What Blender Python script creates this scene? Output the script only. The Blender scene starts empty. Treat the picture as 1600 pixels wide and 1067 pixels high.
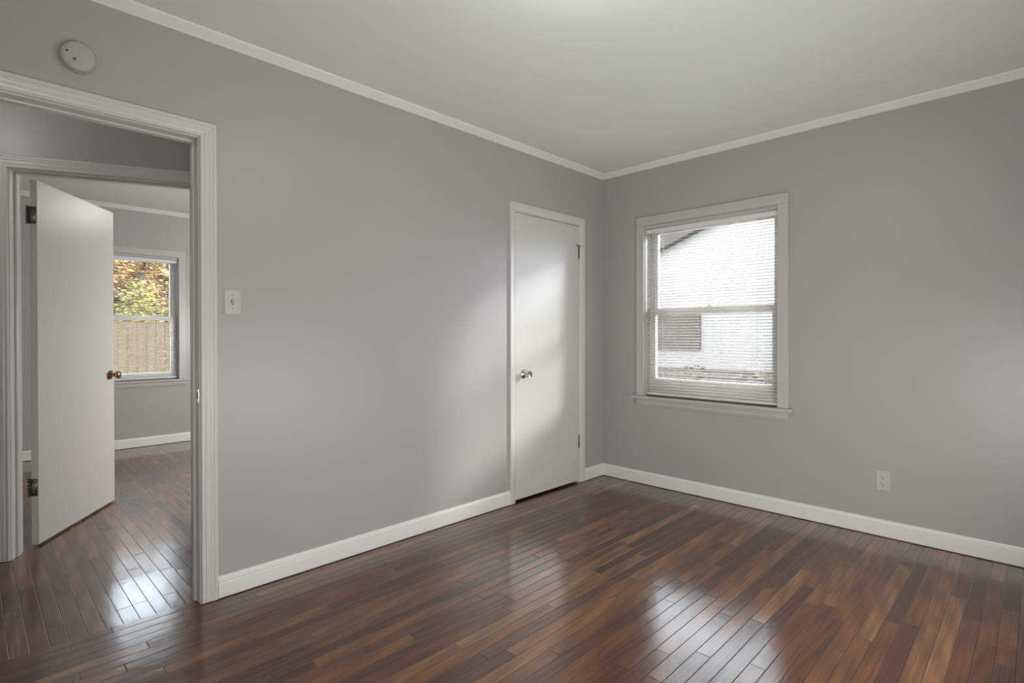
import bpy, bmesh, math, random
from mathutils import Vector, Matrix
random.seed(7)
R = math.radians
S = bpy.context.scene
COL = S.collection

# ------------------------------------------------------------------ camera
cam_data = bpy.data.cameras.new('camera')
cam = bpy.data.objects.new('camera', cam_data); COL.objects.link(cam)
F_PX = 839.02
cam_data.sensor_fit = 'HORIZONTAL'; cam_data.sensor_width = 36.0
cam_data.lens = F_PX / 1600 * 36.0
cam_data.shift_y = -6.18 / 1600
cam_data.clip_start = 0.02; cam_data.clip_end = 200
_yaw, _pitch, _roll = 0.7779, -0.0063, -0.0008
_f = Vector((math.cos(_yaw) * math.cos(_pitch), math.sin(_yaw) * math.cos(_pitch), math.sin(_pitch)))
_r = Vector((math.sin(_yaw), -math.cos(_yaw), 0)); _u = _r.cross(_f)
_r2 = _r * math.cos(_roll) + _u * math.sin(_roll); _u2 = -_r * math.sin(_roll) + _u * math.cos(_roll)
_m = Matrix(((_r2.x, _u2.x, -_f.x, -3.7636), (_r2.y, _u2.y, -_f.y, -2.632), (_r2.z, _u2.z, -_f.z, 1.1873), (0, 0, 0, 1)))
cam.matrix_world = _m
S.camera = cam

# ------------------------------------------------------------------ world, sun, lamps, added fill lights, exposure
E = dict(sky=11.5, sun=18.0, glow=4.8, hall=2.9, low=17.5, sidelow=20.5, far2=36.0, far=7.5)
EXPO = 0.19
w = bpy.data.worlds.new('sky'); S.world = w; w.use_nodes = True
bg = w.node_tree.nodes['Background']
bg.inputs['Color'].default_value = (0.78, 0.88, 1.0, 1); bg.inputs['Strength'].default_value = E['sky']
def light(name, kind, energy, loc, color=(1, 1, 1), rot=(0, 0, 0), **kw):
    d = bpy.data.lights.new(name, kind); d.energy = energy; d.color = color
    for k, v in kw.items(): setattr(d, k, v)
    o = bpy.data.objects.new(name, d); o.location = loc; o.rotation_euler = rot; COL.objects.link(o); return o
sun = light('sun', 'SUN', E['sun'], (6, -6, 5), (1.0, 0.98, 0.96), angle=R(16))
sun.rotation_euler = Vector((-1.0, 0.9, -0.53)).to_track_quat('-Z', 'Y').to_euler()
light('wall_glow_fill', 'POINT', E['glow'], (-2.33, -1.60, 2.33), (1.0, 0.965, 0.93), shadow_soft_size=0.13)  # added out of frame for the soft wall glows; no fixture there
light('hall_lamp', 'POINT', E['hall'], (-4.10, 0.72, 2.36), (1.0, 0.965, 0.93), shadow_soft_size=0.10)
lw = light('low_fill', 'AREA', E['low'], (-3.74, -2.60, .70), (1.0, 0.985, 0.96), shape='DISK', size=0.5)  # added fill below the camera, lifts low walls and ceiling
lw.rotation_euler = (Vector((-.7, -1.1, 1.6)) - Vector(lw.location)).to_track_quat('-Z', 'Y').to_euler()
sl = light('side_low_fill', 'AREA', E['sidelow'], (-1.75, -2.68, .66), (1.0, 0.985, 0.96), shape='RECTANGLE', size=1.6, size_y=0.9)  # added out-of-frame fill facing the north wall and closet door
sl.rotation_euler = (Vector((-1.3, 0, 1.25)) - Vector(sl.location)).to_track_quat('-Z', 'Y').to_euler()
f2 = light('far_room_fill', 'AREA', E['far2'], (-1.0, 1.5, 1.2), (1.0, 0.985, 0.96), shape='DISK', size=0.6)  # added unseen fill, brightens the far wall and its baseboard
f2.rotation_euler = (Vector((-2.6, 4.1, 0.2)) - Vector(f2.location)).to_track_quat('-Z', 'Y').to_euler()
light('far_room_lamp', 'POINT', E['far'], (-1.35, 2.85, 2.36), (1.0, 0.965, 0.93), shadow_soft_size=0.14)
S.view_settings.view_transform = 'Standard'; S.view_settings.look = 'None'
S.view_settings.exposure = EXPO; S.view_settings.gamma = 1; S.view_settings.use_curve_mapping = False
try:
    S.cycles.use_denoising = True; S.cycles.max_bounces = 10; S.cycles.diffuse_bounces = 6
    S.cycles.transparent_max_bounces = 16; S.cycles.sample_clamp_indirect = 6
except Exception: pass

# ------------------------------------------------------------------ materials
class NT:
    def __init__(s, name):
        s.m = bpy.data.materials.new(name); s.m.use_nodes = True; s.t = s.m.node_tree; s.n = s.t.nodes
        s.b = s.n['Principled BSDF']; s.out = s.n['Material Output']
    def node(s, typ, **kw):
        n = s.n.new(typ)
        for k, v in kw.items(): setattr(n, k, v)
        return n
    def link(s, a, b): s.t.links.new(a, b)
    def math(s, op, a, b=None, c=None):
        n = s.node('ShaderNodeMath', operation=op)
        for i, v in enumerate((a, b, c)):
            if v is None: continue
            if isinstance(v, (int, float)): n.inputs[i].default_value = v
            else: s.link(v, n.inputs[i])
        return n.outputs[0]
    def vec(s, x, y, z):
        n = s.node('ShaderNodeCombineXYZ')
        for i, v in enumerate((x, y, z)):
            if isinstance(v, (int, float)): n.inputs[i].default_value = v
            else: s.link(v, n.inputs[i])
        return n.outputs[0]
    def pos(s):
        g = s.node('ShaderNodeNewGeometry'); sp = s.node('ShaderNodeSeparateXYZ'); s.link(g.outputs['Position'], sp.inputs[0])
        return g.outputs['Position'], sp.outputs
    def noise(s, vec, scale, detail=3, rough=.5, dist=0):
        n = s.node('ShaderNodeTexNoise'); n.inputs['Scale'].default_value = scale; n.inputs['Detail'].default_value = detail
        n.inputs['Roughness'].default_value = rough; n.inputs['Distortion'].default_value = dist
        if vec is not None: s.link(vec, n.inputs['Vector'])
        return n.outputs['Fac']
    def ramp(s, fac, stops):
        n = s.node('ShaderNodeValToRGB'); e = n.color_ramp.elements
        while len(e) < len(stops): e.new(.5)
        for el, (p, c) in zip(e, stops): el.position = p; el.color = (*c, 1)
        s.link(fac, n.inputs[0]); return n.outputs[0]
    def mix(s, fac, a, b, blend='MIX'):
        n = s.node('ShaderNodeMix', data_type='RGBA', blend_type=blend)
        for i, v in ((0, fac), (6, a), (7, b)):
            if isinstance(v, (int, float)): n.inputs[i].default_value = v
            elif isinstance(v, tuple): n.inputs[i].default_value = (*v, 1)
            else: s.link(v, n.inputs[i])
        return n.outputs[2]
    def bump(s, h, strength, dist, nrm=None):
        n = s.node('ShaderNodeBump'); n.inputs['Strength'].default_value = strength; n.inputs['Distance'].default_value = dist
        s.link(h, n.inputs['Height'])
        if nrm is not None: s.link(nrm, n.inputs['Normal'])
        return n.outputs[0]

def paint(name, col, rough, bump_scale=0, bump_d=0.0, spec=0.5, vary=0.02):
    k = NT(name); b = k.b
    p, _ = k.pos()
    n = k.noise(p, 1.7, 3)
    k.link(k.mix(n, tuple(c * (1 - vary) for c in col), tuple(min(1, c * (1 + vary)) for c in col)), b.inputs['Base Color'])
    b.inputs['Roughness'].default_value = rough; b.inputs['Specular IOR Level'].default_value = spec
    if bump_scale: k.link(k.bump(k.noise(p, bump_scale, 2), .35, bump_d), b.inputs['Normal'])
    return k.m
def metal(name, col, rough, metallic=1.0):
    k = NT(name); k.b.inputs['Metallic'].default_value = metallic
    p, _ = k.pos(); n = k.noise(p, 60, 3)
    k.link(k.mix(n, tuple(c * .85 for c in col), col), k.b.inputs['Base Color'])
    k.b.inputs['Roughness'].default_value = rough; return k.m

M = {}
M['wall'] = paint('wall_paint', (0.458, 0.438, 0.424), 0.33, 260, .0006, .5)
M['ceiling'] = paint('ceiling_paint', (0.82, 0.875, 0.83), 0.5, 200, .0008, .4)
M['casing'] = paint('casing_paint', (0.69, 0.675, 0.65), 0.28, 40, .0004, .5, .015)
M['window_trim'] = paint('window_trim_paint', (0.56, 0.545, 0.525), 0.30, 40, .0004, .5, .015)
M['crown'] = paint('crown_paint', (0.87, 0.89, 0.84), 0.40, 40, .0004, .4, .01)
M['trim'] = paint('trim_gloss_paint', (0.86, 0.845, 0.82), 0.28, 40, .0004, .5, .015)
M['door'] = paint('door_gloss_paint', (0.68, 0.665, 0.64), 0.28, 30, .0006, .5, .02)
M['plastic'] = paint('white_plastic', (0.57, 0.555, 0.535), 0.35)
M['detector'] = paint('aged_detector_plastic', (0.49, 0.465, 0.445), 0.4)
M['dark'] = paint('dark_slot', (0.03, 0.028, 0.025), 0.6)
M['nickel'] = metal('satin_nickel', (0.72, 0.70, 0.67), 0.16)
M['bronze'] = metal('dull_steel', (0.27, 0.255, 0.235), 0.42)
M['brass'] = metal('aged_brass', (0.42, 0.30, 0.14), 0.24)
M['vinyl'] = paint('white_vinyl', (0.82, 0.82, 0.80), 0.35)

def wood_floor(name, along, across):
    k = NT(name); b = k.b; p, xyz = k.pos()
    A, C = xyz[along], xyz[across]
    W = 0.0572
    r = k.math('DIVIDE', C, W); row = k.math('FLOOR', r)
    def wn(v):
        n = k.node('ShaderNodeTexWhiteNoise', noise_dimensions='3D'); k.link(v, n.inputs['Vector']); return n.outputs
    r1 = wn(k.vec(row, 3.1, 7.7)); ln = k.math('MULTIPLY_ADD', r1[0], .55, .48)
    r2 = wn(k.vec(row, 9.4, 1.3))[0]
    s = k.math('ADD', k.math('DIVIDE', A, ln), k.math('MULTIPLY', r2, 31.0)); seg = k.math('FLOOR', s)
    idn = wn(k.vec(row, seg, 2.2)); rid = idn[0]; rcol = idn[1]
    sp = k.node('ShaderNodeSeparateColor'); k.link(rcol, sp.inputs[0])
    base = k.ramp(rid, [(0.0, (0.068, 0.0255, 0.0095)), (0.22, (0.089, 0.0335, 0.0115)), (0.48, (0.122, 0.0475, 0.0165)),
                        (0.74, (0.156, 0.064, 0.0230)), (0.92, (0.195, 0.090, 0.035)), (1.0, (0.240, 0.125, 0.056))])
    red = k.mix(k.math('MULTIPLY', sp.outputs[1], .55), base, (1.18, .92, .78), 'MULTIPLY')
    # grain: long fibres, pores and cathedral figure
    off = k.math('MULTIPLY', rid, 57.0)
    gv = k.vec(k.math('MULTIPLY', A, 1.3), k.math('MULTIPLY', C, 105.0), off)
    g1 = k.noise(gv, 1.0, 5, .62, .4)
    gv2 = k.vec(k.math('MULTIPLY', A, 14.0), k.math('MULTIPLY', C, 420.0), off)
    g2 = k.noise(gv2, 1.0, 3, .6)
    wv = k.node('ShaderNodeTexWave', wave_type='RINGS', rings_direction='Z')
    wv.inputs['Scale'].default_value = 1.0; wv.inputs['Distortion'].default_value = 2.6; wv.inputs['Detail'].default_value = 2.5
    wv.inputs['Detail Scale'].default_value = .9
    lc = k.math('SUBTRACT', k.math('FRACT', r), k.math('MULTIPLY_ADD', sp.outputs[0], 2.4, -.7))
    k.link(k.vec(k.math('MULTIPLY_ADD', A, .85, off), k.math('MULTIPLY', lc, 3.2), off), wv.inputs['Vector'])
    grain = k.math('MULTIPLY_ADD', g1, 1.5, .22); grain = k.math('MULTIPLY', grain, k.math('MULTIPLY_ADD', g2, .8, .6))
    grain = k.math('MULTIPLY', grain, k.math('MULTIPLY_ADD', wv.outputs['Fac'], .40, .80))
    gc = k.node('ShaderNodeCombineColor')
    for i in range(3): k.link(grain, gc.inputs[i])
    col = k.mix(1.0, red, gc.outputs[0], 'MULTIPLY')
    # soft cloudiness of the stain
    cl = k.noise(p, 2.2, 3); col = k.mix(k.math('MULTIPLY', cl, .4), col, (.74, .68, .62), 'MULTIPLY')
    # seams
    fr = k.math('FRACT', r); ed = k.math('MINIMUM', fr, k.math('SUBTRACT', 1.0, fr)); ed = k.math('MULTIPLY', ed, W)
    fs = k.math('FRACT', s); es = k.math('MINIMUM', fs, k.math('SUBTRACT', 1.0, fs)); es = k.math('MULTIPLY', es, ln)
    d = k.math('MINIMUM', ed, es)
    seam = k.node('ShaderNodeMapRange'); seam.inputs['From Min'].default_value = .0003; seam.inputs['From Max'].default_value = .0019
    k.link(d, seam.inputs['Value']); sm = seam.outputs[0]
    col = k.mix(sm, (0.012, 0.007, 0.004), col)
    k.link(col, b.inputs['Base Color'])
    b.inputs['Roughness'].default_value = .42; b.inputs['Specular IOR Level'].default_value = .15
    b.inputs['Coat Weight'].default_value = 1.0; b.inputs['Coat IOR'].default_value = 1.64
    cr = k.math('MULTIPLY_ADD', k.noise(p, 5.0, 3), .06, .06); k.link(cr, b.inputs['Coat Roughness'])
    # relief: seams, cupping, broad waves of the boards, open pores
    wav = k.noise(k.vec(k.math('MULTIPLY', A, 2.0), k.math('MULTIPLY', C, 9.0), off), 1.0, 2)
    h = k.math('ADD', k.math('MULTIPLY', sm, .0009), k.math('MULTIPLY', wav, .0016))
    h = k.math('ADD', h, k.math('MULTIPLY', g2, .00016)); h = k.math('ADD', h, k.math('MULTIPLY', k.noise(p, 26, 2), .00035))
    nb = k.bump(h, 1.0, 1.0); k.link(nb, b.inputs['Normal']); k.link(nb, b.inputs['Coat Normal'])
    return k.m
M['floor'] = wood_floor('oak_strip_floor', 0, 1)
M['floor_hall'] = wood_floor('oak_strip_floor_hall', 1, 0)

def slat_mat():
    k = NT('blind_slat'); d = k.node('ShaderNodeBsdfDiffuse'); d.inputs[0].default_value = (.90, .89, .87, 1)
    t = k.node('ShaderNodeBsdfTranslucent'); t.inputs[0].default_value = (.90, .87, .82, 1)
    g = k.node('ShaderNodeBsdfGlossy'); g.inputs['Roughness'].default_value = .35
    m1 = k.node('ShaderNodeMixShader'); m1.inputs[0].default_value = .24; k.link(d.outputs[0], m1.inputs[1]); k.link(t.outputs[0], m1.inputs[2])
    m2 = k.node('ShaderNodeMixShader'); m2.inputs[0].default_value = .05; k.link(m1.outputs[0], m2.inputs[1]); k.link(g.outputs[0], m2.inputs[2])
    k.link(m2.outputs[0], k.out.inputs[0]); return k.m
M['slat'] = slat_mat()
def glass_mat():
    k = NT('window_glass'); t = k.node('ShaderNodeBsdfTransparent'); t.inputs[0].default_value = (.94, .96, .95, 1)
    g = k.node('ShaderNodeBsdfGlossy'); g.inputs['Roughness'].default_value = .02
    f = k.node('ShaderNodeFresnel'); f.inputs[0].default_value = 1.45
    m = k.node('ShaderNodeMixShader'); k.link(f.outputs[0], m.inputs[0]); k.link(t.outputs[0], m.inputs[1]); k.link(g.outputs[0], m.inputs[2])
    k.link(m.outputs[0], k.out.inputs[0]); return k.m
M['glass'] = glass_mat()
def siding():
    k = NT('lap_siding'); p, xyz = k.pos()
    fr = k.math('FRACT', k.math('DIVIDE', xyz[2], .115))
    k.link(k.bump(fr, 1.0, .012), k.b.inputs['Normal'])
    k.link(k.mix(k.noise(p, 3), (.205, .190, .170), (.230, .213, .190)), k.b.inputs['Base Color']); k.b.inputs['Roughness'].default_value = .6
    return k.m
M['siding'] = siding()
def brick():
    k = NT('brick'); p, xyz = k.pos(); t = k.node('ShaderNodeTexBrick'); t.inputs['Scale'].default_value = 1
    t.inputs['Brick Width'].default_value = .22; t.inputs['Row Height'].default_value = .075; t.inputs['Mortar Size'].default_value = .008
    t.inputs['Color1'].default_value = (.062, .040, .031, 1); t.inputs['Color2'].default_value = (.09, .06, .046, 1); t.inputs['Mortar'].default_value = (.13, .12, .11, 1)
    k.link(k.vec(xyz[1], xyz[2], 0), t.inputs['Vector']); k.link(t.outputs[0], k.b.inputs['Base Color']); return k.m
M['brick'] = brick()
def natural(name, c1, c2, scale=6, rough=.85):
    k = NT(name); p, _ = k.pos(); k.link(k.mix(k.noise(p, scale, 5), c1, c2), k.b.inputs['Base Color']); k.b.inputs['Roughness'].default_value = rough
    return k.m
M['roof'] = natural('brown_shingle', (.04, .03, .024), (.065, .05, .04), 14)
M['shade'] = natural('brown_window_shade', (.045, .032, .025), (.062, .046, .036), 5)
M['bark'] = natural('bark', (.03, .02, .013), (.08, .055, .035), 9)
M['leafgold'] = natural('gold_leaves', (.13, .065, .020), (.32, .20, .07), 3)
M['leafgreen'] = natural('yellow_green_leaves', (.075, .08, .010), (.20, .185, .03), 3)
M['leafdry'] = natural('dry_shrub_leaves', (.05, .045, .025), (.12, .10, .065), 5)
M['ground'] = natural('leaf_litter_ground', (.05, .038, .024), (.11, .085, .05), 2.5)
def fence_mat():
    k = NT('weathered_fence'); p, xyz = k.pos()
    n = k.noise(k.vec(k.math('MULTIPLY', xyz[0], 12), xyz[1], k.math('MULTIPLY', xyz[2], 1.5)), 1.5, 4)
    k.link(k.mix(n, (.030, .018, .009), (.080, .050, .026)), k.b.inputs['Base Color']); k.b.inputs['Roughness'].default_value = .85; return k.m
M['fence'] = fence_mat()

# ------------------------------------------------------------------ mesh helpers
def box(bm, x0, x1, y0, y1, z0, z1):
    vs = [bm.verts.new(v) for v in ((x0, y0, z0), (x1, y0, z0), (x1, y1, z0), (x0, y1, z0), (x0, y0, z1), (x1, y0, z1), (x1, y1, z1), (x0, y1, z1))]
    for f in ((0, 3, 2, 1), (4, 5, 6, 7), (0, 1, 5, 4), (1, 2, 6, 5), (2, 3, 7, 6), (3, 0, 4, 7)): bm.faces.new([vs[i] for i in f])
def lathe(bm, prof, axis='Y', c=(0, 0, 0), seg=28):
    """prof: (distance along axis, radius)"""
    rings = []
    for a, r in prof:
        ring = []
        for i in range(seg):
            t = 2 * math.pi * i / seg; u, v = r * math.cos(t), r * math.sin(t)
            p = {'X': (a, u, v), 'Y': (u, a, v), 'Z': (u, v, a)}[axis]
            ring.append(bm.verts.new((p[0] + c[0], p[1] + c[1], p[2] + c[2])))
        rings.append(ring)
    for a, b in zip(rings, rings[1:]):
        for i in range(seg): bm.faces.new((a[i], a[(i + 1) % seg], b[(i + 1) % seg], b[i]))
    for ring in (rings[0], rings[-1]): bm.faces.new(ring)
def extrude_profile(bm, prof, p0, p1, udir, vdir):
    """closed 2-D profile (u,v) swept straight from p0 to p1"""
    p0, p1, udir, vdir = map(Vector, (p0, p1, udir, vdir))
    a = [bm.verts.new(p0 + udir * u + vdir * v) for u, v in prof]; b = [bm.verts.new(p1 + udir * u + vdir * v) for u, v in prof]
    n = len(prof)
    for i in range(n): bm.faces.new((a[i], a[(i + 1) % n], b[(i + 1) % n], b[i]))
    bm.faces.new(a); bm.faces.new(b)
def mitre_frame(bm, prof, W, H, z0=0, closed=False):
    """profile (u outward from the opening, d towards the room = -y) round an opening 0..W x z0..H"""
    def path(u): return [(-u, z0), (-u, H + u), (W + u, H + u), (W + u, z0)]
    rings = []
    for k in range(4):
        ring = []
        for u, d in prof:
            x, z = path(u)[k]; ring.append(bm.verts.new((x, -d, z)))
        rings.append(ring)
    n = len(prof)
    for a, b in zip(rings, rings[1:]):
        for i in range(n): bm.faces.new((a[i], a[(i + 1) % n], b[(i + 1) % n], b[i]))
    bm.faces.new(rings[0]); bm.faces.new(rings[-1])
def mk(name, bm, mat, parent=None, loc=None, rotz=0, bevel=0, smooth=False, kind=None):
    bmesh.ops.remove_doubles(bm, verts=bm.verts, dist=1e-6) if False else None
    bmesh.ops.recalc_face_normals(bm, faces=bm.faces)
    me = bpy.data.meshes.new(name); bm.to_mesh(me); bm.free()
    mats = mat if isinstance(mat, (list, tuple)) else [mat]
    for m_ in mats: me.materials.append(m_)
    o = bpy.data.objects.new(name, me); COL.objects.link(o)
    if parent: o.parent = parent
    if loc is not None: o.location = loc
    o.rotation_euler = (0, 0, rotz)
    if bevel:
        md = o.modifiers.new('bevel', 'BEVEL'); md.width = bevel; md.segments = 2; md.limit_method = 'ANGLE'; md.angle_limit = R(40)
    if smooth:
        for f in me.polygons: f.use_smooth = True
        if smooth == 'angle':
            try:
                with bpy.context.temp_override(object=o, active_object=o, selected_objects=[o], selected_editable_objects=[o]):
                    bpy.ops.object.shade_auto_smooth(angle=R(35))
            except Exception: pass
    if kind: o['kind'] = kind
    return o
def empty(name, loc, rotz=0):
    o = bpy.data.objects.new(name, None); o.location = loc; o.rotation_euler = (0, 0, rotz); o.empty_display_size = .1; COL.objects.link(o); return o
def tag(o, label, cat, group=None):
    o['label'] = label; o['category'] = cat
    if group: o['group'] = group
    return o
def B(): return bmesh.new()

# ------------------------------------------------------------------ room dimensions
CEIL = 2.52; X0 = -3.95; Y0 = -2.80; WT = 0.115; YF = 4.14
# ------------------------------------------------------------------ floors, ceiling, walls
bm = B(); box(bm, X0 - .1, .1, Y0 - .1, .045, -.06, 0); mk('floor', bm, M['floor'], kind='structure')
bm = B(); box(bm, -4.75, .1, .045, YF + .1, -.06, 0); mk('floor_hall', bm, M['floor_hall'], kind='structure')
bm = B(); box(bm, -4.9, .16, Y0 - .16, YF + .16, CEIL, CEIL + .14); mk('ceiling', bm, M['ceiling'], kind='structure')

def wall(name, u0, u1, thick, openings, loc, rotz, z1=CEIL):
    """local x along the wall, room face at y=0, body towards +y; openings (a,b,zlo,zhi)"""
    bm = B(); xs = sorted(openings); cur = u0
    for a, b, zl, zh in xs:
        box(bm, cur, a, 0, thick, 0, z1)
        if zl > 0: box(bm, a, b, 0, thick, 0, zl)
        if zh < z1: box(bm, a, b, 0, thick, zh, z1)
        cur = b
    box(bm, cur, u1, 0, thick, 0, z1)
    return mk(name, bm, M['wall'], loc=loc, rotz=rotz, kind='structure')
J = .018
DW = (-3.81, -3.05)       # doorway clear width
CL = (-1.058, -.333)      # closet door clear width
DH = 2.049
wall('wall_north', X0 - WT, 0, WT, [(DW[0] - J, DW[1] + J, 0, DH + J), (CL[0] - J, CL[1] + J, 0, DH + J)], (0, 0, 0), 0)
# east wall: local x = -y world, local y = +x world
WB = (.398, 1.393, .70, 2.04)
wall('wall_east', -WT, -Y0 + WT, .15, [(WB[0], WB[1], WB[2], WB[3])], (0, 0, 0), R(-90))
# south wall: local x = -x world, local y = -y world
wall('wall_south', 0, -X0, .15, [], (0, Y0, 0), R(180))
wall('wall_west', Y0 - .15, .0, WT, [], (X0, 0, 0), R(90))
# hallway + far room
AZ = R(-24); HP = Vector((-3.604, 1.2155, 0)); HW = .822; HT = .125
wall('wall_hall_diagonal', -.98, .93, HT, [(0 - J, HW + J, 0, 2.055 + J)], HP, AZ)
bm = B(); box(bm, -2.76, -2.03, WT, 1.02, 0, CEIL); mk('wall_hall_east', bm, M['wall'], kind='structure')
bm = B(); box(bm, -4.62, -4.5, WT, 1.72, 0, CEIL); mk('wall_hall_west', bm, M['wall'], kind='structure')
bm = B(); box(bm, -2.03, .15, .80, 1.02, 0, CEIL); mk('wall_far_south', bm, M['wall'], kind='structure')
wall('wall_far_east', -YF, -1.02, .12, [], (-.2, 0, 0), R(-90))
bm = B(); box(bm, -4.75, -4.62, 1.5, YF + .15, 0, CEIL); mk('wall_far_west', bm, M['wall'], kind='structure')
bm = B(); box(bm, -4.62, -X0 * 0 - 3.95, 0, WT, 0, CEIL); mk('wall_hall_south', bm, M['wall'], kind='structure')
WF = (-3.12, -2.127, .70, 2.03)
wall('wall_far_north', -4.75, -.08, .15, [WF], (0, YF, 0), 0)
# closet shell behind the closet door
bm = B(); box(bm, -1.5, .15, .72, .80, 0, CEIL); box(bm, -1.58, -1.5, WT, .80, 0, CEIL); box(bm, .0, .15, WT, .72, 0, CEIL)
mk('wall_closet', bm, M['wall'], kind='structure')

# ------------------------------------------------------------------ crown and baseboards
CR = [(0, 0), (.004, 0), (.010, .006), (.041, .030), (.043, .033), (.043, .037), (0, .037)]
def crown(name, p0, p1, n):
    bm = B(); extrude_profile(bm, CR, (*p0, CEIL - .037), (*p1, CEIL - .037), (*n, 0), (0, 0, 1)); return mk(name, bm, M['crown'], kind='structure')
crown('trim_1', (X0, 0), (0, 0), (0, -1)); crown('trim_2', (0, 0), (0, Y0), (-1, 0))
crown('trim_3', (X0, Y0), (0, Y0), (0, 1)); crown('trim_4', (X0, Y0), (X0, 0), (1, 0))
crown('trim_5', (-4.62, YF), (-.2, YF), (0, -1)); crown('trim_6', (-.2, 1.02), (-.2, YF), (-1, 0))
BP = [(0, .004), (.014, .004), (.015, .008), (.0145, .068), (.0135, .071), (.0145, .076), (.0135, .084), (.0095, .090), (.007, .094), (.006, .099), (0, .099)]
def base(name, segs, n):
    bm = B()
    for p0, p1 in segs: extrude_profile(bm, BP, (*p0, 0), (*p1, 0), (*n, 0), (0, 0, 1))
    return mk(name, bm, M['trim'], kind='structure')
base('baseboard_north', [((DW[1] + .072, 0), (CL[0] - .061, 0)), ((CL[1] + .066, 0), (0, 0)), ((X0, 0), (DW[0] - .072, 0))], (0, -1))
base('baseboard_east', [((0, 0), (0, Y0))], (-1, 0))
base('baseboard_south', [((X0, Y0), (0, Y0))], (0, 1)); base('baseboard_west', [((X0, Y0), (X0, 0))], (1, 0))
base('baseboard_far_north', [((-4.62, YF), (-.2, YF))], (0, -1)); base('baseboard_far_east', [((-.2, 1.02), (-.2, YF))], (-1, 0))

# ------------------------------------------------------------------ door frames
CAS = [(0, 0), (0, .011), (.003, .0145), (.008, .0145), (.011, .0122), (.015, .0122), (.020, .0142), (.029, .0148), (.034, .0142), (.037, .0155),
       (.044, .0170), (.0475, .0168), (.049, .0158), (.051, .0182), (.060, .0188), (.064, .0175), (.066, .013), (.066, 0)]
CASC = [(0, 0), (0, .005), (.0035, .0085), (.010, .0100), (.014, .0110), (.018, .0125), (.024, .0155), (.050, .0175), (.0565, .0175), (.059, .014), (.059, 0)]
def door_frame(name, W, H, D, loc, rotz, prof, stop_y=None, back=True):
    e = empty(name, loc, rotz); e['kind'] = 'structure'
    bm = B(); box(bm, -J, 0, 0, D, 0, H); box(bm, W, W + J, 0, D, 0, H); box(bm, -J, W + J, 0, D, H, H + J); mk('door_jamb', bm, M['casing'], e, bevel=.0015)
    rv = .005
    bm = B(); mitre_frame(bm, [(u + 0, d) for u, d in prof], W + 2 * rv, H + rv, .003)
    c = mk('door_casing', bm, M['casing'], e, loc=(-rv, 0, 0))
    if back:
        bm = B(); mitre_frame(bm, [(u, -d) for u, d in prof], W + 2 * rv, H + rv, .003); mk('door_casing', bm, M['casing'], e, loc=(-rv, D, 0))
    if stop_y:
        a, b = stop_y; t = .011
        bm = B(); box(bm, 0, t, a, b, 0, H - t); box(bm, W - t, W, a, b, 0, H - t); box(bm, 0, W, a, b, H - t, H); mk('door_stop', bm, M['casing'], e, bevel=.003)
    return e
# door_1: closet door, shut
d1 = door_frame('door_1', CL[1] - CL[0], DH, WT, (CL[0], 0, 0), 0, CASC, (.040, .075), back=False)
# door_2: cased doorway, no leaf in view
d2 = door_frame('door_2', DW[1] - DW[0], DH, WT, (DW[0], 0, 0), 0, CAS, (.045, .080))
# door_3: diagonal hall door, leaf open
d3 = door_frame('door_3', HW, 2.055, HT, HP, AZ, CAS, (.048, .083))

def knob(parent, mat, loc, rotz, kind, name='door_knob'):
    """knob sticking out along local -y"""
    bm = B()
    if kind == 'ball':
        prof = [(0, .0325), (-.003, .0325), (-.006, .031), (-.009, .026), (-.011, .0185), (-.013, .0125), (-.024, .0110), (-.030, .0135), (-.034, .0190), (-.039, .0245),
                (-.046, .0275), (-.053, .0275), (-.059, .0245), (-.063, .0190), (-.065, .0110), (-.0655, .001)]
    else:
        prof = [(0, .0325), (-.003, .0325), (-.006, .030), (-.010, .024), (-.013, .0165), (-.016, .0125), (-.026, .0115), (-.031, .0145), (-.036, .0200), (-.042, .0245),
                (-.050, .0262), (-.056, .0262), (-.060, .0245), (-.061, .0225), (-.058, .0190), (-.057, .001)]
    lathe(bm, prof, 'Y', (0, 0, 0), 36)
    return mk(name, bm, mat, parent, loc=loc, rotz=rotz, smooth='angle')
def hinge(parent, mat, loc, rotz, leaf=.038, h=.092, name='hinge', open_leaf=True):
    bm = B()
    for i in range(5):
        a = -h / 2 + i * h / 5 + .0008; lathe(bm, [(a, .0058), (a + h / 5 - .0016, .0058)], 'Z', seg=16)
    lathe(bm, [(h / 2, .0035), (h / 2 + .001, .0055), (h / 2 + .004, .0055), (h / 2 + .007, .003)], 'Z', seg=14)
    lathe(bm, [(-h / 2 - .005, .003), (-h / 2 - .003, .0052), (-h / 2, .0045)], 'Z', seg=14)
    if open_leaf:
        box(bm, 0, leaf, -.0012, .0012, -h / 2, h / 2)
        for s in (-.3, 0, .3): lathe(bm, [(-.0012, .0042), (-.0020, .0038), (-.0022, .001)], 'Y', (leaf * (.62 if s else .78), 0, s * h), 12)
    return mk(name, bm, mat, parent, loc=loc, rotz=rotz, smooth='angle')

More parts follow.
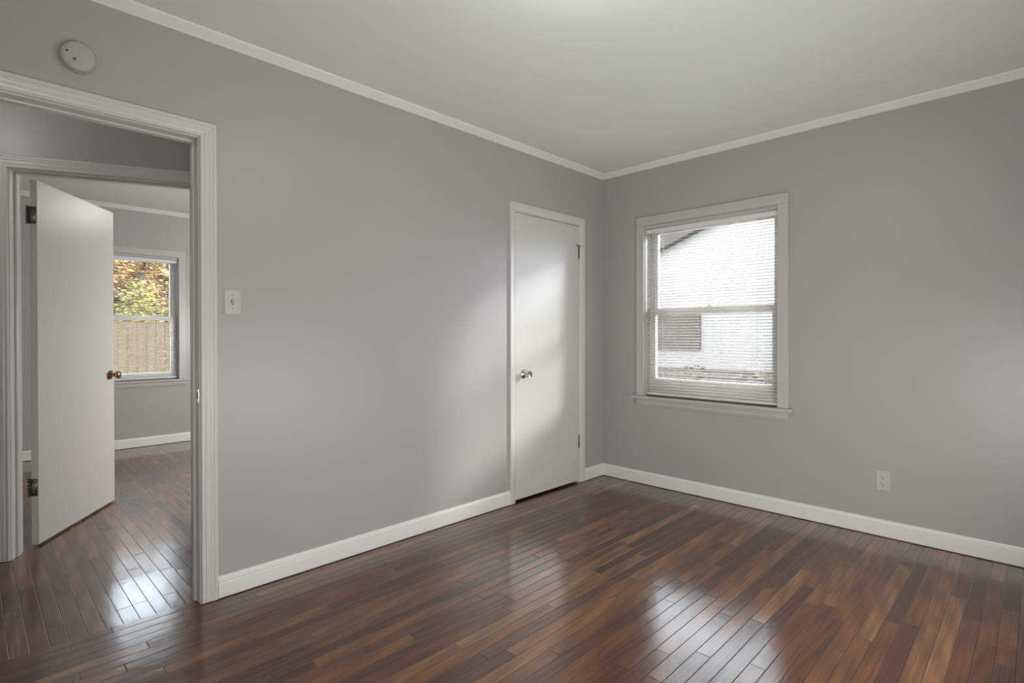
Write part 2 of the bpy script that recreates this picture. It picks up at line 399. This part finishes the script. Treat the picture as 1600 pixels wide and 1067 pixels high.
# closet leaf
bm = B(); box(bm, .0028, CL[1] - CL[0] - .0028, .001, .036, .016, DH - .004)
leaf1 = mk('door_panel', bm, M['door'], d1, bevel=.0015)
k1 = knob(leaf1, M['nickel'], (.086, .001, .902), 0, 'dish'); k1['label'] = 'satin nickel knob with round rose'
LW = CL[1] - CL[0]
h1 = hinge(leaf1, M['bronze'], (LW - .001, -.0045, 1.838), 0, open_leaf=False, h=.096); h1['label'] = 'dull grey metal hinge'
hinge(leaf1, M['bronze'], (LW - .001, -.0045, .329), 0, open_leaf=False, h=.092)
bm = B()  # hinge pin door stop on the upper hinge
lathe(bm, [(1.889, .0085), (1.8925, .0085)], 'Z', (LW - .001, -.0045, 0), 18)
lathe(bm, [(0, .0026), (.030, .0026)], 'X', (LW + .004, -.012, 1.891), 10); lathe(bm, [(.030, .0052), (.040, .0058), (.042, .004)], 'X', (LW + .004, -.012, 1.891), 12)
lathe(bm, [(-.030, .0022), (0, .0022)], 'X', (LW - .004, -.012, 1.891), 10); lathe(bm, [(-.036, .005), (-.030, .005)], 'X', (LW - .004, -.012, 1.891), 12)
mk('hinge_pin_stop', bm, M['bronze'], leaf1, smooth='angle')

# strike plate of the doorway
bm = B(); box(bm, DW[1] - DW[0] - .0014, DW[1] - DW[0], .004, .036, .8885, .9455); st = mk('strike_plate', bm, M['nickel'], d2)
bm = B(); box(bm, DW[1] - DW[0] - .0020, DW[1] - DW[0] - .0013, .012, .026, .903, .931); mk('strike_hole', bm, M['dark'], st)

# open leaf of the hall door (hinged on the far side)
LA = R(56.84)
hinge_corner = Vector((-3.486, 1.363, 0))
wo = d3.matrix_basis.inverted() @ hinge_corner
bm = B(); box(bm, 0, .832, 0, .035, .012, 2.050)
leaf3 = mk('door_panel', bm, M['door'], d3, loc=wo, rotz=LA - AZ, bevel=.002)
k3 = knob(leaf3, M['brass'], (.776, 0, .906), 0, 'ball'); k3['label'] = 'aged brass ball knob'
k3b = knob(leaf3, M['brass'], (.776, .035, .906), R(180), 'ball')
bm = B(); box(bm, .8315, .8335, .006, .029, .878, .934); lathe(bm, [(.8335, .008), (.843, .0075)], 'X', (0, .0175, .906), 14); mk('latch_plate', bm, M['brass'], leaf3)
for zc in (1.853, .333):
    hg = hinge(leaf3, M['bronze'], (-.003, .046, zc), R(-90), leaf=.042, h=.096); hg['label'] = 'dull grey butt hinge folded open'

# ------------------------------------------------------------------ windows
def window(name, W, ZL, ZH, T, loc, rotz, loose=False):
    """local x right, y outward; clear opening 0..W, ZL..ZH"""
    e = empty(name, loc, rotz); e['kind'] = 'structure'
    H = ZH - ZL
    cw = .068
    bm = B()
    # flat picture casing with eased edges, butted: head over legs
    box(bm, -cw, .0, -.018, 0, ZL, ZH); box(bm, W, W + cw, -.018, 0, ZL, ZH); box(bm, -cw, W + cw, -.018, 0, ZH, ZH + cw)
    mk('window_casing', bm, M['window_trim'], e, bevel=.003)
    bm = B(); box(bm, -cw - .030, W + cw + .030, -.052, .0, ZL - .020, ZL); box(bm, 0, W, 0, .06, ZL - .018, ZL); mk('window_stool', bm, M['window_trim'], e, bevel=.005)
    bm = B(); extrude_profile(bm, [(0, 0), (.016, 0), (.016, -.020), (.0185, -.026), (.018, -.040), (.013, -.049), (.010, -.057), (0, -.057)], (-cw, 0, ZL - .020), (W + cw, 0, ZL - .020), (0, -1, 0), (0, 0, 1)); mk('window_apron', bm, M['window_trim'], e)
    bm = B(); t = .012
    box(bm, 0, t * .4, 0, T, ZL, ZH); box(bm, W - t * .4, W, 0, T, ZL, ZH); box(bm, 0, W, 0, T, ZH - .004, ZH); box(bm, 0, W, .05, T, ZL, ZL + .004)
    box(bm, t * .4, W - t * .4, .004, .018, ZH - .026, ZH - .004)   # head stop
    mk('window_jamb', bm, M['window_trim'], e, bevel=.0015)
    zm = ZL + .665
    def sash(nm, y, z0, z1, st, rb, rt):
        bm = B(); a, b = .006, W - .006
        box(bm, a, a + st, y, y + .034, z0, z1); box(bm, b - st, b, y, y + .034, z0, z1)
        box(bm, a + st, b - st, y, y + .034, z0, z0 + rb); box(bm, a + st, b - st, y, y + .034, z1 - rt, z1)
        s = mk(nm, bm, M['vinyl'], e, bevel=.003)
        bm = B(); box(bm, a + st, b - st, y + .015, y + .019, z0 + rb, z1 - rt); mk('pane', bm, M['glass'], s)
        return s
    lo = sash('lower_sash', .062, ZL + .004, zm + .022, .052, .135 if not loose else .07, .050)
    sash('upper_sash', .100, zm - .020, ZH - .006, .052, .040, .055)
    bm = B(); box(bm, W / 2 - .028, W / 2 + .028, .060, .080, zm + .022, zm + .030); lathe(bm, [(zm + .030, .012), (zm + .040, .010)], 'Z', (W / 2, .070, 0), 16); mk('sash_lock', bm, M['vinyl'], lo)
    return e
def blind(W, ZL, ZH, loc, rotz, label, wand=True, tilt=-9.0):
    e = empty('window_blind', loc, rotz); tag(e, label, 'blind', None)
    y = .031; a, b = .010, W - .012
    zt = ZH - .030
    bm = B(); box(bm, a - .002, b + .002, y - .013, y + .013, zt - .026, zt); box(bm, a - .002, b + .002, y - .0155, y - .013, zt - .034, zt - .004)
    for px in (.14, b - a - .14): box(bm, a + px - .012, a + px + .012, y - .0168, y - .0155, zt - .030, zt - .006)
    mk('headrail', bm, M['vinyl'], e, bevel=.0012)
    zb = ZL + .022
    pitch = .0213; z = zt - .044; bm = B(); sw = .0125; n = 0
    ct, sn = math.cos(R(tilt)), math.sin(R(tilt))
    while z > zb + .016:
        rows = []
        for i in range(7):
            u = -1 + 2 * i / 6; yy = u * sw; zz = .0024 * (1 - u * u) - .0012
            # room side edge (negative y) tipped up
            rows.append((y + yy * ct + zz * sn, z - yy * sn + zz * ct))
        jit = random.uniform(-.0006, .0006)
        up, dn = [], []
        for (q, zz) in rows:
            up.append((bm.verts.new((a, q, zz + .0003 + jit)), bm.verts.new((b, q, zz + .0003 + jit * .5)))); dn.append((bm.verts.new((a, q, zz - .0003 + jit)), bm.verts.new((b, q, zz - .0003 + jit * .5))))
        for i in range(6):
            bm.faces.new((up[i][0], up[i][1], up[i + 1][1], up[i + 1][0])); bm.faces.new((dn[i][0], dn[i + 1][0], dn[i + 1][1], dn[i][1]))
        bm.faces.new((up[0][0], dn[0][0], dn[0][1], up[0][1])); bm.faces.new((up[-1][0], up[-1][1], dn[-1][1], dn[-1][0]))
        for s in (0, 1): bm.faces.new([p[s] for p in up] + [p[s] for p in reversed(dn)])
        z -= pitch; n += 1
    mk('slats', bm, M['slat'], e, smooth='angle')
    bm = B(); box(bm, a, b, y - .0125, y + .0125, zb - .010, zb + .006); mk('bottom_rail', bm, M['vinyl'], e, bevel=.003)
    for px in (.130, b - a - .125):
        bm = B()
        for dy in (-.0128, .0128): box(bm, a + px - .0007, a + px + .0007, y + dy - .0006, y + dy + .0006, zb, zt - .03)
        mk('ladder_cord', bm, M['vinyl'], e)
    if wand:
        bm = B(); lathe(bm, [(zt - .79, .0030), (zt - .785, .0040), (zt - .05, .0033), (zt - .045, .002), (zt - .03, .002)], 'Z', (a + .068, y - .026, 0), 6); box(bm, a + .066, a + .070, y - .027, y - .012, zt - .032, zt - .028)
        mk('tilt_wand', bm, M['wand'], e)
    return e
kw = NT('clear_wand'); kw.b.inputs['Base Color'].default_value = (.42, .42, .40, 1); kw.b.inputs['Roughness'].default_value = .15; M['wand'] = kw.m
window('window_1', WB[1] - WB[0], WB[2], WB[3], .15, (0, -WB[0], 0), R(-90))
blind(WB[1] - WB[0], WB[2], WB[3], (0, -WB[0], 0), R(-90), 'white horizontal mini blind lowered over the window on the right wall')
window('window_2', WF[1] - WF[0], WF[2], WF[3], .15, (WF[0], YF, 0), 0, loose=True)
blind(WF[1] - WF[0], WF[2], WF[3], (WF[0], YF, 0), 0, 'white mini blind on the far room window seen through the doorway', wand=False, tilt=-3.0)

# ------------------------------------------------------------------ small wall things
# smoke detector
sd = empty('smoke_detector', (-3.461, 0, 2.243)); tag(sd, 'round white smoke detector high on the wall above the doorway', 'smoke detector')
bm = B(); lathe(bm, [(0, .057), (-.010, .057), (-.013, .054)], 'Y', seg=48); mk('base_ring', bm, M['detector'], sd, smooth='angle')
bm = B(); lathe(bm, [(-.012, .0535), (-.014, .0555), (-.026, .0545), (-.032, .050), (-.0355, .040), (-.037, .022), (-.0372, .001)], 'Y', seg=48); mk('cover', bm, M['detector'], sd, smooth='angle')
bm = B(); lathe(bm, [(-.034, .0042), (-.0362, .0038)], 'Y', (-.035, 0, .007), 16); mk('indicator_light', bm, M['dark'], sd)
bm = B(); lathe(bm, [(-.034, .0066), (-.0372, .0062)], 'Y', (-.013, 0, -.018), 20); lathe(bm, [(-.0372, .0026), (-.0380, .0022)], 'Y', (-.013, 0, -.018), 12); mk('test_button', bm, M['bronze'], sd)
# light switch
sw_ = empty('light_switch', (-2.913, 0, 1.3345)); tag(sw_, 'white toggle light switch on the wall beside the doorway casing', 'light switch')
def plate(bm, w_, h_, t):
    prof = [(-w_ / 2, 0, -h_ / 2), (w_ / 2, 0, h_ / 2)]
    o = [(-w_ / 2, -h_ / 2), (w_ / 2, -h_ / 2), (w_ / 2, h_ / 2), (-w_ / 2, h_ / 2)]
    ins = .004
    lv = [(0, 0), (-t * .55, 0), (-t, ins)]
    rings = [[bm.verts.new((x - math.copysign(i, x), yy, z - math.copysign(i, z))) for x, z in o] for yy, i in lv]
    for a, b in zip(rings, rings[1:]):
        for i in range(4): bm.faces.new((a[i], a[(i + 1) % 4], b[(i + 1) % 4], b[i]))
    bm.faces.new(rings[0]); bm.faces.new(rings[-1])
bm = B(); plate(bm, .070, .115, .0060); mk('cover_plate', bm, M['plastic'], sw_)
bm = B(); box(bm, -.0055, .0055, -.0066, -.0055, -.0125, .0125); mk('toggle_slot', bm, M['bronze'], sw_)
bm = B(); extrude_profile(bm, [(-.004, -.006), (-.006, .006), (-.017, .011), (-.018, .004)], (-.0042, 0, 0), (.0042, 0, 0), (0, 1, 0), (0, 0, 1)); mk('toggle', bm, M['plastic'], sw_, bevel=.001)
for zz in (.030, -.030):
    bm = B(); lathe(bm, [(-.0055, .0034), (-.0068, .0030), (-.0070, .001)], 'Y', (0, 0, zz), 14); mk('screw', bm, M['bronze'], sw_)
# outlet on east wall
ot = empty('wall_outlet', (0, -1.976, .3255), R(-90)); tag(ot, 'white duplex outlet low on the right wall above the baseboard', 'outlet')
bm = B(); plate(bm, .070, .115, .0060); mk('cover_plate', bm, M['plastic'], ot)
for zz in (.0195, -.0195):
    bm = B()
    n = 24; pts = []
    for i in range(n):
        t = 2 * math.pi * i / n; x = .0165 * math.cos(t); z = .0165 * math.sin(t); z = max(-.0135, min(.0135, z)); pts.append((x, z))
    fr = [bm.verts.new((x, -.0082, z + zz)) for x, z in pts]; bk = [bm.verts.new((x, -.004, z + zz)) for x, z in pts]
    for i in range(n): bm.faces.new((fr[i], fr[(i + 1) % n], bk[(i + 1) % n], bk[i]))
    bm.faces.new(fr); rc = mk('receptacle', bm, M['plastic'], ot)
    bm = B()
    box(bm, -.0078, -.0054, -.0086, -.0080, zz - .001, zz + .008); box(bm, .0054, .0074, -.0086, -.0080, zz - .000, zz + .007); lathe(bm, [(-.0080, .0027), (-.0086, .0027)], 'Y', (0, 0, zz - .0075), 12)
    mk('slots', bm, M['dark'], rc)
bm = B(); lathe(bm, [(-.0058, .003), (-.0070, .0028), (-.0072, .001)], 'Y', (0, 0, 0), 12); mk('screw', bm, M['plastic'], ot)

# ------------------------------------------------------------------ outdoors
GZ = -.5
bm = B(); box(bm, -14, 16, -10, 28, GZ - .2, GZ); mk('ground', bm, M['ground'], kind='structure')
# neighbouring house east
nh = empty('neighbor_house', (4.6, 0, GZ)); tag(nh, 'white sided neighbouring house seen through the blind of the right window', 'house')
def Z(v): return v - GZ
PK, EV = .5, 4.6      # ridge y, eave y
def rz(y): return Z(2.60) + (2.0 - y) * .37
bm = B()
poly = [(EV, Z(.62)), (EV, rz(EV)), (PK, rz(PK)), (-6.0, rz(PK) - (PK + 6.0) * .37), (-6.0, Z(.62))]
a = [bm.verts.new((0, y, z)) for y, z in poly]; b = [bm.verts.new((5, y, z)) for y, z in poly]
bm.faces.new(a); bm.faces.new(b)
for i in range(5): bm.faces.new((a[i], a[(i + 1) % 5], b[(i + 1) % 5], b[i]))
mk('siding_wall', bm, M['siding'], nh)
bm = B(); box(bm, .02, 5, -6.0, EV, 0, Z(.62)); mk('foundation', bm, M['brick'], nh)
bm = B()
def slab(p, q, t):
    n = [(p[0], p[1]), (q[0], q[1]), (q[0], q[1] + t), (p[0], p[1] + t)]
    A_ = [bm.verts.new((-.16, y, z)) for y, z in n]; B_ = [bm.verts.new((5.2, y, z)) for y, z in n]
    bm.faces.new(A_); bm.faces.new(B_)
    for i in range(4): bm.faces.new((A_[i], A_[(i + 1) % 4], B_[(i + 1) % 4], B_[i]))
slab((EV + .4, rz(EV + .4)), (PK, rz(PK)), .36); slab((-6.4, rz(PK) - (PK + 6.4) * .37), (PK, rz(PK)), .2)
mk('roof', bm, M['roof'], nh)
nw = B(); box(nw, -.05, .02, 1.30, 2.45, Z(.93), Z(1.60)); wf = mk('window_frame', nw, M['shade'], nh, bevel=.01)
nw = B(); box(nw, -.055, -.045, 1.37, 2.38, Z(.99), Z(1.54)); mk('window_shade', nw, M['shade'], wf)

def leaves(bm, c, rad, n, s):
    for _ in range(n):
        while True:
            v = Vector((random.uniform(-1, 1), random.uniform(-1, 1), random.uniform(-1, 1)))
            if v.length < 1: break
        p = Vector((c[0] + v.x * rad[0], c[1] + v.y * rad[1], c[2] + v.z * rad[2]))
        q = Matrix.Rotation(random.uniform(0, 6.28), 3, 'Z') @ Matrix.Rotation(random.uniform(-1.2, 1.2), 3, 'X'); k = s * random.uniform(.6, 1.3)
        pts = [Vector((-.5, 0, 0)), Vector((0, -.32, .04)), Vector((.6, 0, 0)), Vector((0, .32, .04))]
        bm.faces.new([bm.verts.new(p + q @ (u * k)) for u in pts])
def tube(bm, pts, rs, seg=8):
    rings = []
    for i, (p, r) in enumerate(zip(pts, rs)):
        d = (Vector(pts[min(i + 1, len(pts) - 1)]) - Vector(pts[max(i - 1, 0)])).normalized(); x = d.orthogonal().normalized(); y = d.cross(x)
        rings.append([bm.verts.new(Vector(p) + (x * math.cos(2 * math.pi * k / seg) + y * math.sin(2 * math.pi * k / seg)) * r) for k in range(seg)])
    for a, b in zip(rings, rings[1:]):
        for k in range(seg): bm.faces.new((a[k], a[(k + 1) % seg], b[(k + 1) % seg], b[k]))
    bm.faces.new(rings[0]); bm.faces.new(rings[-1])
def tree(x, y, h, r, leafmat, nl, label, spread=1.2, z0=1.2):
    e = empty('tree', (x, y, GZ)); tag(e, label, 'tree', 'trees outside the windows')
    bm = B(); pts = [(random.uniform(-.08, .08) * i, random.uniform(-.08, .08) * i, h * i / 6) for i in range(7)]; tube(bm, pts, [r * (1 - .11 * i) for i in range(7)], 10)
    tips = []
    for k in range(9):
        i = random.randint(2, 5); p = Vector(pts[i]); a = random.uniform(0, 6.28); L = random.uniform(.5, 1) * spread
        q = p + Vector((math.cos(a) * L * .5, math.sin(a) * L * .5, .35 * L)); t = p + Vector((math.cos(a) * L, math.sin(a) * L, .9 * L)); tube(bm, [p, q, t], [r * .38, r * .24, r * .1], 6); tips += [q, t]
    mk('trunk', bm, M['bark'], e, smooth=True)
    bm = B()
    for t in tips: leaves(bm, t, (spread * .45,) * 3, nl // len(tips), .10)
    mk('foliage', bm, leafmat, e); return e
def shrub(x, y, rx, h, mat, label, n=900):
    e = empty('shrub', (x, y, GZ)); tag(e, label, 'shrub', 'shrubs outside the windows')
    bm = B()
    for k in range(9):
        a = random.uniform(0, 6.28); d = random.uniform(.2, .9) * rx; tube(bm, [(0, 0, 0), (math.cos(a) * d * .5, math.sin(a) * d * .5, h * .5), (math.cos(a) * d, math.sin(a) * d, h * random.uniform(.7, .95))], [.02, .014, .006], 5)
    mk('stems', bm, M['bark'], e)
    bm = B(); leaves(bm, (0, 0, h * .58), (rx, rx, h * .45), n, .075); mk('foliage', bm, mat, e); return e
shrub(3.9, 1.1, .38, 1.22, M['leafdry'], 'dry brown shrub in front of the white sided house', 320)
shrub(3.9, .2, .38, 1.16, M['leafdry'], 'low shrub beside the dry one, nearer the right edge of the blind', 320)
def big_tree(x, y, h, rad, n, label):
    e = empty('tree', (x, y, GZ)); tag(e, label, 'tree', 'trees outside the windows')
    bm = B(); tube(bm, [(0, 0, 0), (.1, 0, h * .4), (0, .1, h * .8)], [.28, .2, .08], 10)
    for k in range(14):
        a = k * 2.4; z = h * (.2 + .04 * k); tube(bm, [(0, 0, z), (math.cos(a) * rad * .45, math.sin(a) * rad * .45, z + .4), (math.cos(a) * rad * .8, math.sin(a) * rad * .8, z + 1.0)], [.09, .06, .02], 6)
    mk('trunk', bm, M['bark'], e, smooth=True)
    bm = B(); leaves(bm, (0, 0, h * .5), (rad, rad, h * .5), n, .40); mk('foliage', bm, M['leafgold'], e); return e
for bx, lb in ((-5.6, 'broad autumn tree filling the left background of the far window'), (.6, 'broad autumn tree filling the middle background of the far window'), (6.8, 'broad autumn tree at the right end of the background wood')):
    big_tree(bx, 22.0, 8.15, 2.9, 6500, lb)
# behind the far room: board fence, hedge, autumn trees
fe = empty('board_fence', (0, 9.0, GZ)); tag(fe, 'weathered brown board fence behind the far room window', 'fence')
bm = B(); x = -6.0
while x < 3.0:
    box(bm, x, x + .135, 0, .02, .04, Z(1.42) + random.uniform(-.015, .015)); x += .142
mk('boards', bm, M['fence'], fe)
bm = B()
for zz in (.35, 1.55): box(bm, -6, 3, .02, .06, zz, zz + .09)
mk('rails', bm, M['fence'], fe)
for i, (x, y, r_, h_, lb) in enumerate(((-2.45, 9.9, .52, 2.75, 'yellow green shrub behind the fence, left in the far window'), (-1.38, 9.9, .50, 2.7, 'yellow green shrub behind the fence, middle of the far window'), (-.3, 9.9, .52, 2.65, 'yellow green shrub behind the fence, right in the far window'))):
    shrub(x, y, r_, h_, M['leafgreen'], lb, 2600)
tr = [(-2.95, 12.6, .15, 3.5), (-1.30, 12.9, .17, 3.6), (.05, 12.5, .15, 3.4), (-2.1, 15.2, .15, 4.0), (-.45, 15.4, .17, 4.2), (1.2, 15.2, .15, 4.0), (-4.3, 15.3, .16, 4.1), (-1.25, 18.2, .2, 4.5), (.55, 18.2, .18, 4.4), (-3.1, 18.2, .2, 4.6), (2.3, 18.2, .2, 4.5)]
lbs = ['gold leaved tree behind the fence, left in the far window', 'thickest trunked gold leaved tree, centre of the far window', 'gold leaved tree behind the fence at the right edge of the far window',
       'more distant gold leaved tree left of the thickest trunk', 'more distant gold leaved tree right of the thickest trunk', 'more distant gold leaved tree toward the right edge of the far window', 'more distant gold leaved tree toward the left, behind the open door', 'hindmost gold leaved tree in the middle of the row', 'hindmost gold leaved tree right of the middle', 'hindmost gold leaved tree left of the middle', 'hindmost gold leaved tree, farthest right beyond the fence']
for (x, y, r_, h_), lb in zip(tr, lbs): tree(x, y, h_, r_ * .7, M['leafgold'], 3600, lb, .62)
